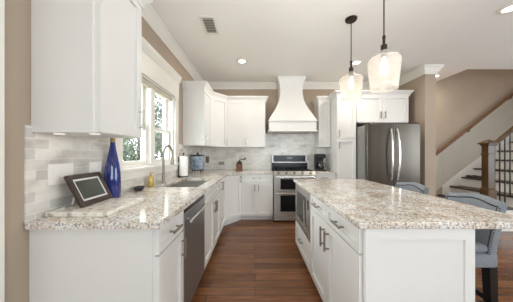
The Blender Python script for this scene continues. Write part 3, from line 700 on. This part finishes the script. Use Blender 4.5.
# ------------------------------------------------------------------ stairs
RUN, RISE, X1S, SN = .257, .19, 3.725, 3.25
sr = thing('staircase', 'staircase with white risers and dark wooden treads rising to the right', 'staircase', (X1S, SN, 0))
NS = 9
pol = [(X1S, 0)]
for k in range(NS):
    xx = X1S+k*RUN; pol += [(xx, RISE*(k+1)-.03), (xx+RUN, RISE*(k+1)-.03)]
pol += [(X1S+NS*RUN, 0)]
pol = [(x, z) for x, z in pol][::-1]
# the closed white body under the steps, one convex block per step so that the top stays stepped
m = MB()
for k in range(NS): m.box(X1S+k*RUN, X1S+(k+1)*RUN, SN+.02, YB-.026, 0, RISE*(k+1)-.032)
m.build('riser_body', M_TRIM, sr)
m = MB()
for k in range(NS): m.box(X1S+k*RUN, X1S+(k+1)*RUN, SN, SN+.0195, 0, RISE*(k+1)-.032)
m.build('side_panel', M_TRIM, sr)
for k in range(NS): MB().box(X1S+k*RUN-.03, X1S+(k+1)*RUN-.001, SN-.02, YB-.026, RISE*(k+1)-.031, RISE*(k+1), .006, 2).build('tread', M_TREAD, sr)
sl = RISE/RUN
xa, xb = 4.066, X1S+NS*RUN
MB().prism_y([(xa, 0), (xb, 0), (xb, sl*(xb-X1S)+RISE+.135), (xa, sl*(xa-X1S)+RISE+.135)], YB-.025, YB-.013).build('skirt_board', M_TRIM, sr)
# beadboard wainscot on the wall above the stairs
m = MB(); xs = SX1; bz = lambda x: 1.28+.785*(x-3.98)
bot = lambda x: max(.0, RISE+.10+sl*(x-X1S)) if x > X1S else 0
while xs < 5.95:
    x2 = xs+.078
    m.prism_y([(xs, bot(xs)), (x2, bot(x2)), (x2, max(bz(x2), .9)), (xs, max(bz(xs), .9))], YB-.011, YB-.0005)
    xs += .0805
S(m, 'trim_3', M_BEAD)
hr = thing('stair_handrail', 'dark wooden handrail fixed to the stairway wall', 'handrail', (3.8, YB-.07, 1.1))
xa, xb = 3.50, 6.0; f = lambda x: 1.325+.785*(x-3.98)
m = MB(); ring = []
for x in (xa, xb):
    z = f(x); ring.append([(x, YB-.10, z-.02), (x, YB-.105, z+.015), (x, YB-.09, z+.04), (x, YB-.06, z+.04), (x, YB-.045, z+.015), (x, YB-.05, z-.02)])
m.loft(ring).build('rail', M_HRAIL, hr)
for x in (3.7, 4.6, 5.5): MB().tube([(x, YB-.001, f(x)-.08), (x, YB-.06, f(x)-.075), (x, YB-.075, f(x)-.015)], .009, 8).build('bracket', M_BRONZE, hr, smooth=True)
# newel, rail, balusters
nx, ny = 3.855, SN+.06
bl = thing('stair_balustrade', 'dark wooden newel post with rail and black iron balusters', 'balustrade', (nx, ny, RISE))
z0 = RISE+.0005
nw = MB().box(nx-.05, nx+.05, ny-.05, ny+.05, z0, 1.40).box(nx-.068, nx+.068, ny-.068, ny+.068, z0, .68, .006).box(nx-.06, nx+.06, ny-.06, ny+.06, .68, .705, .008)
nw.box(nx-.06, nx+.06, ny-.06, ny+.06, 1.24, 1.27, .006).build('newel_post', M_DKWOOD, bl)
m = MB().box(nx-.066, nx+.066, ny-.066, ny+.066, 1.395, 1.42, .006).box(nx-.086, nx+.086, ny-.086, ny+.086, 1.42, 1.445, .006)
m.loft([[(nx-.08, ny-.08, 1.444), (nx+.08, ny-.08, 1.444), (nx+.08, ny+.08, 1.444), (nx-.08, ny+.08, 1.444)], [(nx-.01, ny-.01, 1.495), (nx+.01, ny-.01, 1.495), (nx+.01, ny+.01, 1.495), (nx-.01, ny+.01, 1.495)]])
m.build('newel_cap', M_DKWOOD, bl)
rz = lambda x: 1.33+sl*1.12*(x-nx)
xa, xb = nx+.05, 5.9
m = MB(); ring = []
for x in (xa, xb):
    z = rz(x); ring.append([(x, ny-.025, z-.03), (x, ny-.034, z), (x, ny-.02, z+.035), (x, ny+.02, z+.035), (x, ny+.034, z), (x, ny+.025, z-.03)])
m.loft(ring).build('rail', M_DKWOOD, bl)
x = nx+.11
while x < 5.85:
    k = int((x+.03-X1S)/RUN); zt = RISE*min(k+1, NS)
    if x+.03-X1S-k*RUN < .012: x += .012
    MB().box(x-.0065, x+.0065, ny-.0065, ny+.0065, zt+.0005, rz(x)-.028).build('baluster', M_IRON, bl)
    x += .0857
# shoes on the step
for i, xx in enumerate((4.56, 4.67)):
    m = MB(); yy = 4.18; zt = RISE*4+.0005
    rings = []
    for t, ww, hh in ((-.12, .025, .03), (-.10, .036, .045), (-.04, .034, .04), (.02, .04, .03), (.09, .042, .024), (.13, .02, .012)):
        rings.append([(xx-ww, yy-t, zt), (xx+ww, yy-t, zt), (xx+ww*.8, yy-t, zt+hh), (xx-ww*.8, yy-t, zt+hh)])
    tag(m.loft(rings).build('shoe', M_SHOE, smooth=True, ang=.9), ['left one of the dark pair of shoes on the stair tread', 'right one of the dark pair of shoes on the stair tread'][i], 'shoe', 'pair of shoes on the stairs')

# ------------------------------------------------------------------ things on the counters
bx0, bx1, by0, by1 = -1.14, -.80, 1.085, 1.44
tag(MB().box(bx0, bx1, by0, by1, CT+.0005, CT+.026, .003).build('stone_board', M_BOARD), 'pale speckled stone board under the digital photo frame', 'board')
BZ = CT+.0265
# digital frame: leaning back towards the left wall
ang = math.radians(27)
pf = thing('photo_frame', 'dark brown digital photo frame leaning back on the stone board', 'photo frame', (-1.02, 1.295, BZ))
def lean(m):                                  # local: x along +Y, y outward (+X), z up the frame
    mm = Matrix(((0, 1, 0, -1.005), (1, 0, 0, 1.30), (0, 0, 1, BZ), (0, 0, 0, 1))) @ Matrix.Rotation(-.06, 4, 'Z') @ Matrix.Rotation(ang, 4, 'X')
    return m.xf(mm)
FW, FH, fr = .138, .214, .03
m = MB().box(-FW, -FW+fr, -.02, 0, .009, FH, .003).box(FW-fr, FW, -.02, 0, .009, FH, .003).box(-FW+fr, FW-fr, -.02, 0, .009, .009+fr, .003).box(-FW+fr, FW-fr, -.02, 0, FH-fr, FH, .003).box(-FW+.01, FW-.01, -.024, -.012, .02, FH-.01)
o = lean(m).build('frame', M_FRAMEW, pf)
m = MB(); a = FW-fr; z0, z1 = .009+fr, FH-fr; t = .012
m.box(-a, -a+t, -.012, -.006, z0, z1).box(a-t, a, -.012, -.006, z0, z1).box(-a+t, a-t, -.012, -.006, z0, z0+t).box(-a+t, a-t, -.012, -.006, z1-t, z1)
lean(m).build('mat_border', M_SILVER, pf)
lean(MB().box(-a+t, a-t, -.012, -.008, z0+t, z1-t)).build('screen', M_SCREEN, pf)
MB().tube([(-1.075, 1.255, BZ+.115), (-1.112, 1.235, BZ+.055), (-1.118, 1.225, BZ+.006)], .006, 6).tube([(-1.118, 1.225, BZ+.006), (-1.118, 1.18, BZ+.006), (-1.085, 1.13, BZ+.006)], .005, 6).build('stand', M_SILVER, pf, smooth=True)
# blue bottle
bx, by = -1.092, 1.535
bt = thing('glass_bottle', 'tall cobalt blue glass bottle with narrow neck beside the photo frame', 'bottle', (bx, by, CT))
MB().lathe([(.0, .001), (.044, .001), (.05, .008), (.053, .06), (.054, .14), (.052, .20), (.045, .26), (.034, .32), (.024, .37), (.018, .41), (.0165, .43), (0, .43)], (bx, by, CT), 28).build('body', M_BLUE, bt, smooth=True)
MB().lathe([(.0, .4305), (.0165, .4305), (.017, .45), (.015, .474), (0, .476)], (bx, by, CT), 20).build('stopper', M_CORK, bt, smooth=True)
# small dark dish
tag(MB().lathe([(.0, .001), (.026, .001), (.042, .014), (.044, .034), (.038, .037), (.03, .02), (.0, .014)], (-1.085, 1.87, CT), 24, sx=1, sy=1.25).build('soap_dish', M_BLACK, smooth=True), 'small dark oval dish on the counter before the soap bottle', 'dish')
# soap bottle
sx, sy = -1.095, 2.10
so = thing('soap_bottle', 'amber liquid soap bottle behind the sink', 'soap bottle', (sx, sy, CT))
MB().lathe([(0, .001), (.026, .001), (.029, .006), (.029, .085), (.024, .10), (.012, .108), (.012, .115), (0, .115)], (sx, sy, CT), 20).build('body', M_AMBER, so, smooth=True)
MB().lathe([(0, .1152), (.013, .1152), (.013, .128), (.005, .13), (.005, .145), (0, .145)], (sx, sy, CT), 14).tube([(sx-.006, sy, CT+.147), (sx+.035, sy, CT+.143)], .005, 8).build('pump', M_AMBER, so, smooth=True)
# paper towel holder
px, py = -1.065, 2.98
pt_ = thing('paper_towel_holder', 'black wire paper towel holder with a white roll', 'paper towel holder', (px, py, CT))
MB().lathe([(0, .001), (.075, .001), (.076, .006), (.07, .012), (0, .013)], (px, py, CT), 28).build('base', M_IRON, pt_, smooth=True)
MB().tube([(px, py, CT+.012), (px, py, CT+.335)], .006, 8).lathe([(0, .33), (.011, .335), (.013, .346), (.008, .356), (0, .358)], (px, py, CT), 14).tube([(px-.055, py-.045, CT+.012), (px-.058, py-.046, CT+.29), (px-.048, py-.042, CT+.305)], .005, 8).build('rod', M_IRON, pt_, smooth=True)
MB().lathe([(.02, .016), (.062, .016), (.063, .02), (.063, .298), (.062, .302), (.02, .302), (.02, .016)], (px, py, CT), 30).build('paper_roll', M_PAPER, pt_, smooth=True)
# crock on stand
qx, qy = -1.012, 3.53
ck = thing('ceramic_crock', 'blue-grey glazed ceramic crock on a dark stand in the corner', 'crock', (qx, qy, CT))
m = MB().lathe([(.085, .05), (.10, .05), (.10, .062), (.085, .062), (.085, .05)], (qx, qy, CT), 24)
for k in range(4):
    a = PI/4+k*PI/2; m.tube([(qx+.11*math.cos(a), qy+.11*math.sin(a), CT+.006), (qx+.092*math.cos(a), qy+.092*math.sin(a), CT+.055)], .007, 6)
m.build('stand', M_IRON, ck, smooth=True)
MB().lathe([(0, .0625), (.095, .0625), (.108, .075), (.116, .12), (.12, .20), (.121, .285), (.116, .30), (0, .30)], (qx, qy, CT), 32).build('body', M_CROCK, ck, smooth=True)
MB().lathe([(0, .3005), (.118, .3005), (.122, .308), (.118, .316), (.05, .328), (.014, .33), (.012, .34), (.02, .35), (.016, .362), (0, .365)], (qx, qy, CT), 28).build('lid', M_BRONZE, ck, smooth=True)
# coffee grinder
gx, gy = -.315, 4.02
cg = thing('coffee_grinder', 'small brown wooden hand-crank coffee grinder on the back counter', 'coffee grinder', (gx, gy, CT))
MB().box(gx-.072, gx+.072, gy-.072, gy+.072, CT+.001, CT+.018, .003).box(gx-.06, gx+.06, gy-.06, gy+.06, CT+.018, CT+.125, .003).box(gx-.068, gx+.068, gy-.068, gy+.068, CT+.125, CT+.138, .003).build('body', M_MILL, cg)
MB().box(gx-.045, gx+.045, gy-.066, gy-.0605, CT+.03, CT+.075, .001).build('drawer', M_MILL, cg)
MB().lathe([(.058, .1385), (.055, .16), (.035, .185), (.012, .195), (.008, .215), (0, .215)], (gx, gy, CT), 22).build('dome', M_BRONZE, cg, smooth=True)
MB().tube([(gx, gy, CT+.212), (gx+.06, gy-.01, CT+.225), (gx+.12, gy-.02, CT+.222)], .007, 8).lathe([(0, .222), (.01, .226), (.015, .245), (.011, .262), (0, .265)], (gx+.12, gy-.02, CT), 12).build('crank', M_IRON, cg, smooth=True)
# coffee maker
mx, my = 1.315, 4.06
cm = thing('coffee_maker', 'black and steel drip coffee maker on the counter right of the range', 'coffee maker', (mx, my, CT))
MB().box(mx-.085, mx+.085, my-.13, my+.11, CT+.001, CT+.035, .008, 2).box(mx-.085, mx+.085, my+.02, my+.11, CT+.035, CT+.25, .006).build('body', M_BLACK, cm)
MB().box(mx-.085, mx+.085, my-.12, my+.11, CT+.2505, CT+.335, .01, 2).build('brew_head', M_BLACK, cm)
MB().box(mx-.06, mx+.06, my-.09, my+.10, CT+.3355, CT+.352, .006).build('lid', M_STEELL, cm)
cf = MB().lathe([(0, .0355), (.055, .0355), (.066, .06), (.066, .11), (.05, .165), (.046, .185), (0, .19)], (mx, my-.055, CT), 24).build('carafe', M_CARAFE, cm, smooth=True)
MB().tube([(mx+.045, my-.085, CT+.17), (mx+.075, my-.11, CT+.15), (mx+.078, my-.11, CT+.09), (mx+.058, my-.09, CT+.07)], .008, 8).build('handle', M_BLACK, cf, smooth=True)
# wall plates on the tile
def plate(label, p0, p1, axis, z0, z1, m=M_PLATE, sl=2):
    if axis == 'y':
        r = thing('outlet_plate', label, 'outlet plate', (XL+TT, (p0+p1)/2, z0))
        MB().box(XL+TT+.0005, XL+TT+.006, p0, p1, z0, z1, .002).build('cover', m, r)
        for k in range(sl):
            c_ = p0+(p1-p0)*(k+.5)/sl; MB().box(XL+TT+.006, XL+TT+.009, c_-.014, c_+.014, z0+.025, z1-.025, .001).build('receptacle', m, r)
    else:
        r = thing('outlet_plate', label, 'outlet plate', ((p0+p1)/2, YB-TT, z0))
        MB().box(p0, p1, YB-TT-.006, YB-TT-.0005, z0, z1, .002).build('cover', m, r)
        for k in range(sl):
            c_ = p0+(p1-p0)*(k+.5)/sl; MB().box(c_-.014, c_+.014, YB-TT-.009, YB-TT-.006, z0+.02, z1-.02, .001).build('receptacle', m, r)
plate('large white outlet plate on the tile left of the photo frame', 1.108, 1.265, 'y', 1.085, 1.205)
plate('white switch plate on the tile behind the photo frame', 1.385, 1.50, 'y', 1.115, 1.205)
plate('grey horizontal outlet plate on the back tile', -.79, -.67, 'x', 1.02, 1.09, mat('grey_plate', (150, 146, 142), .4), 1)
plate('bronze outlet plate on the back tile beside the crock', -1.07, -1.0, 'x', 1.06, 1.20, mat('bronze_plate', (140, 106, 84), .4, .5), 1)
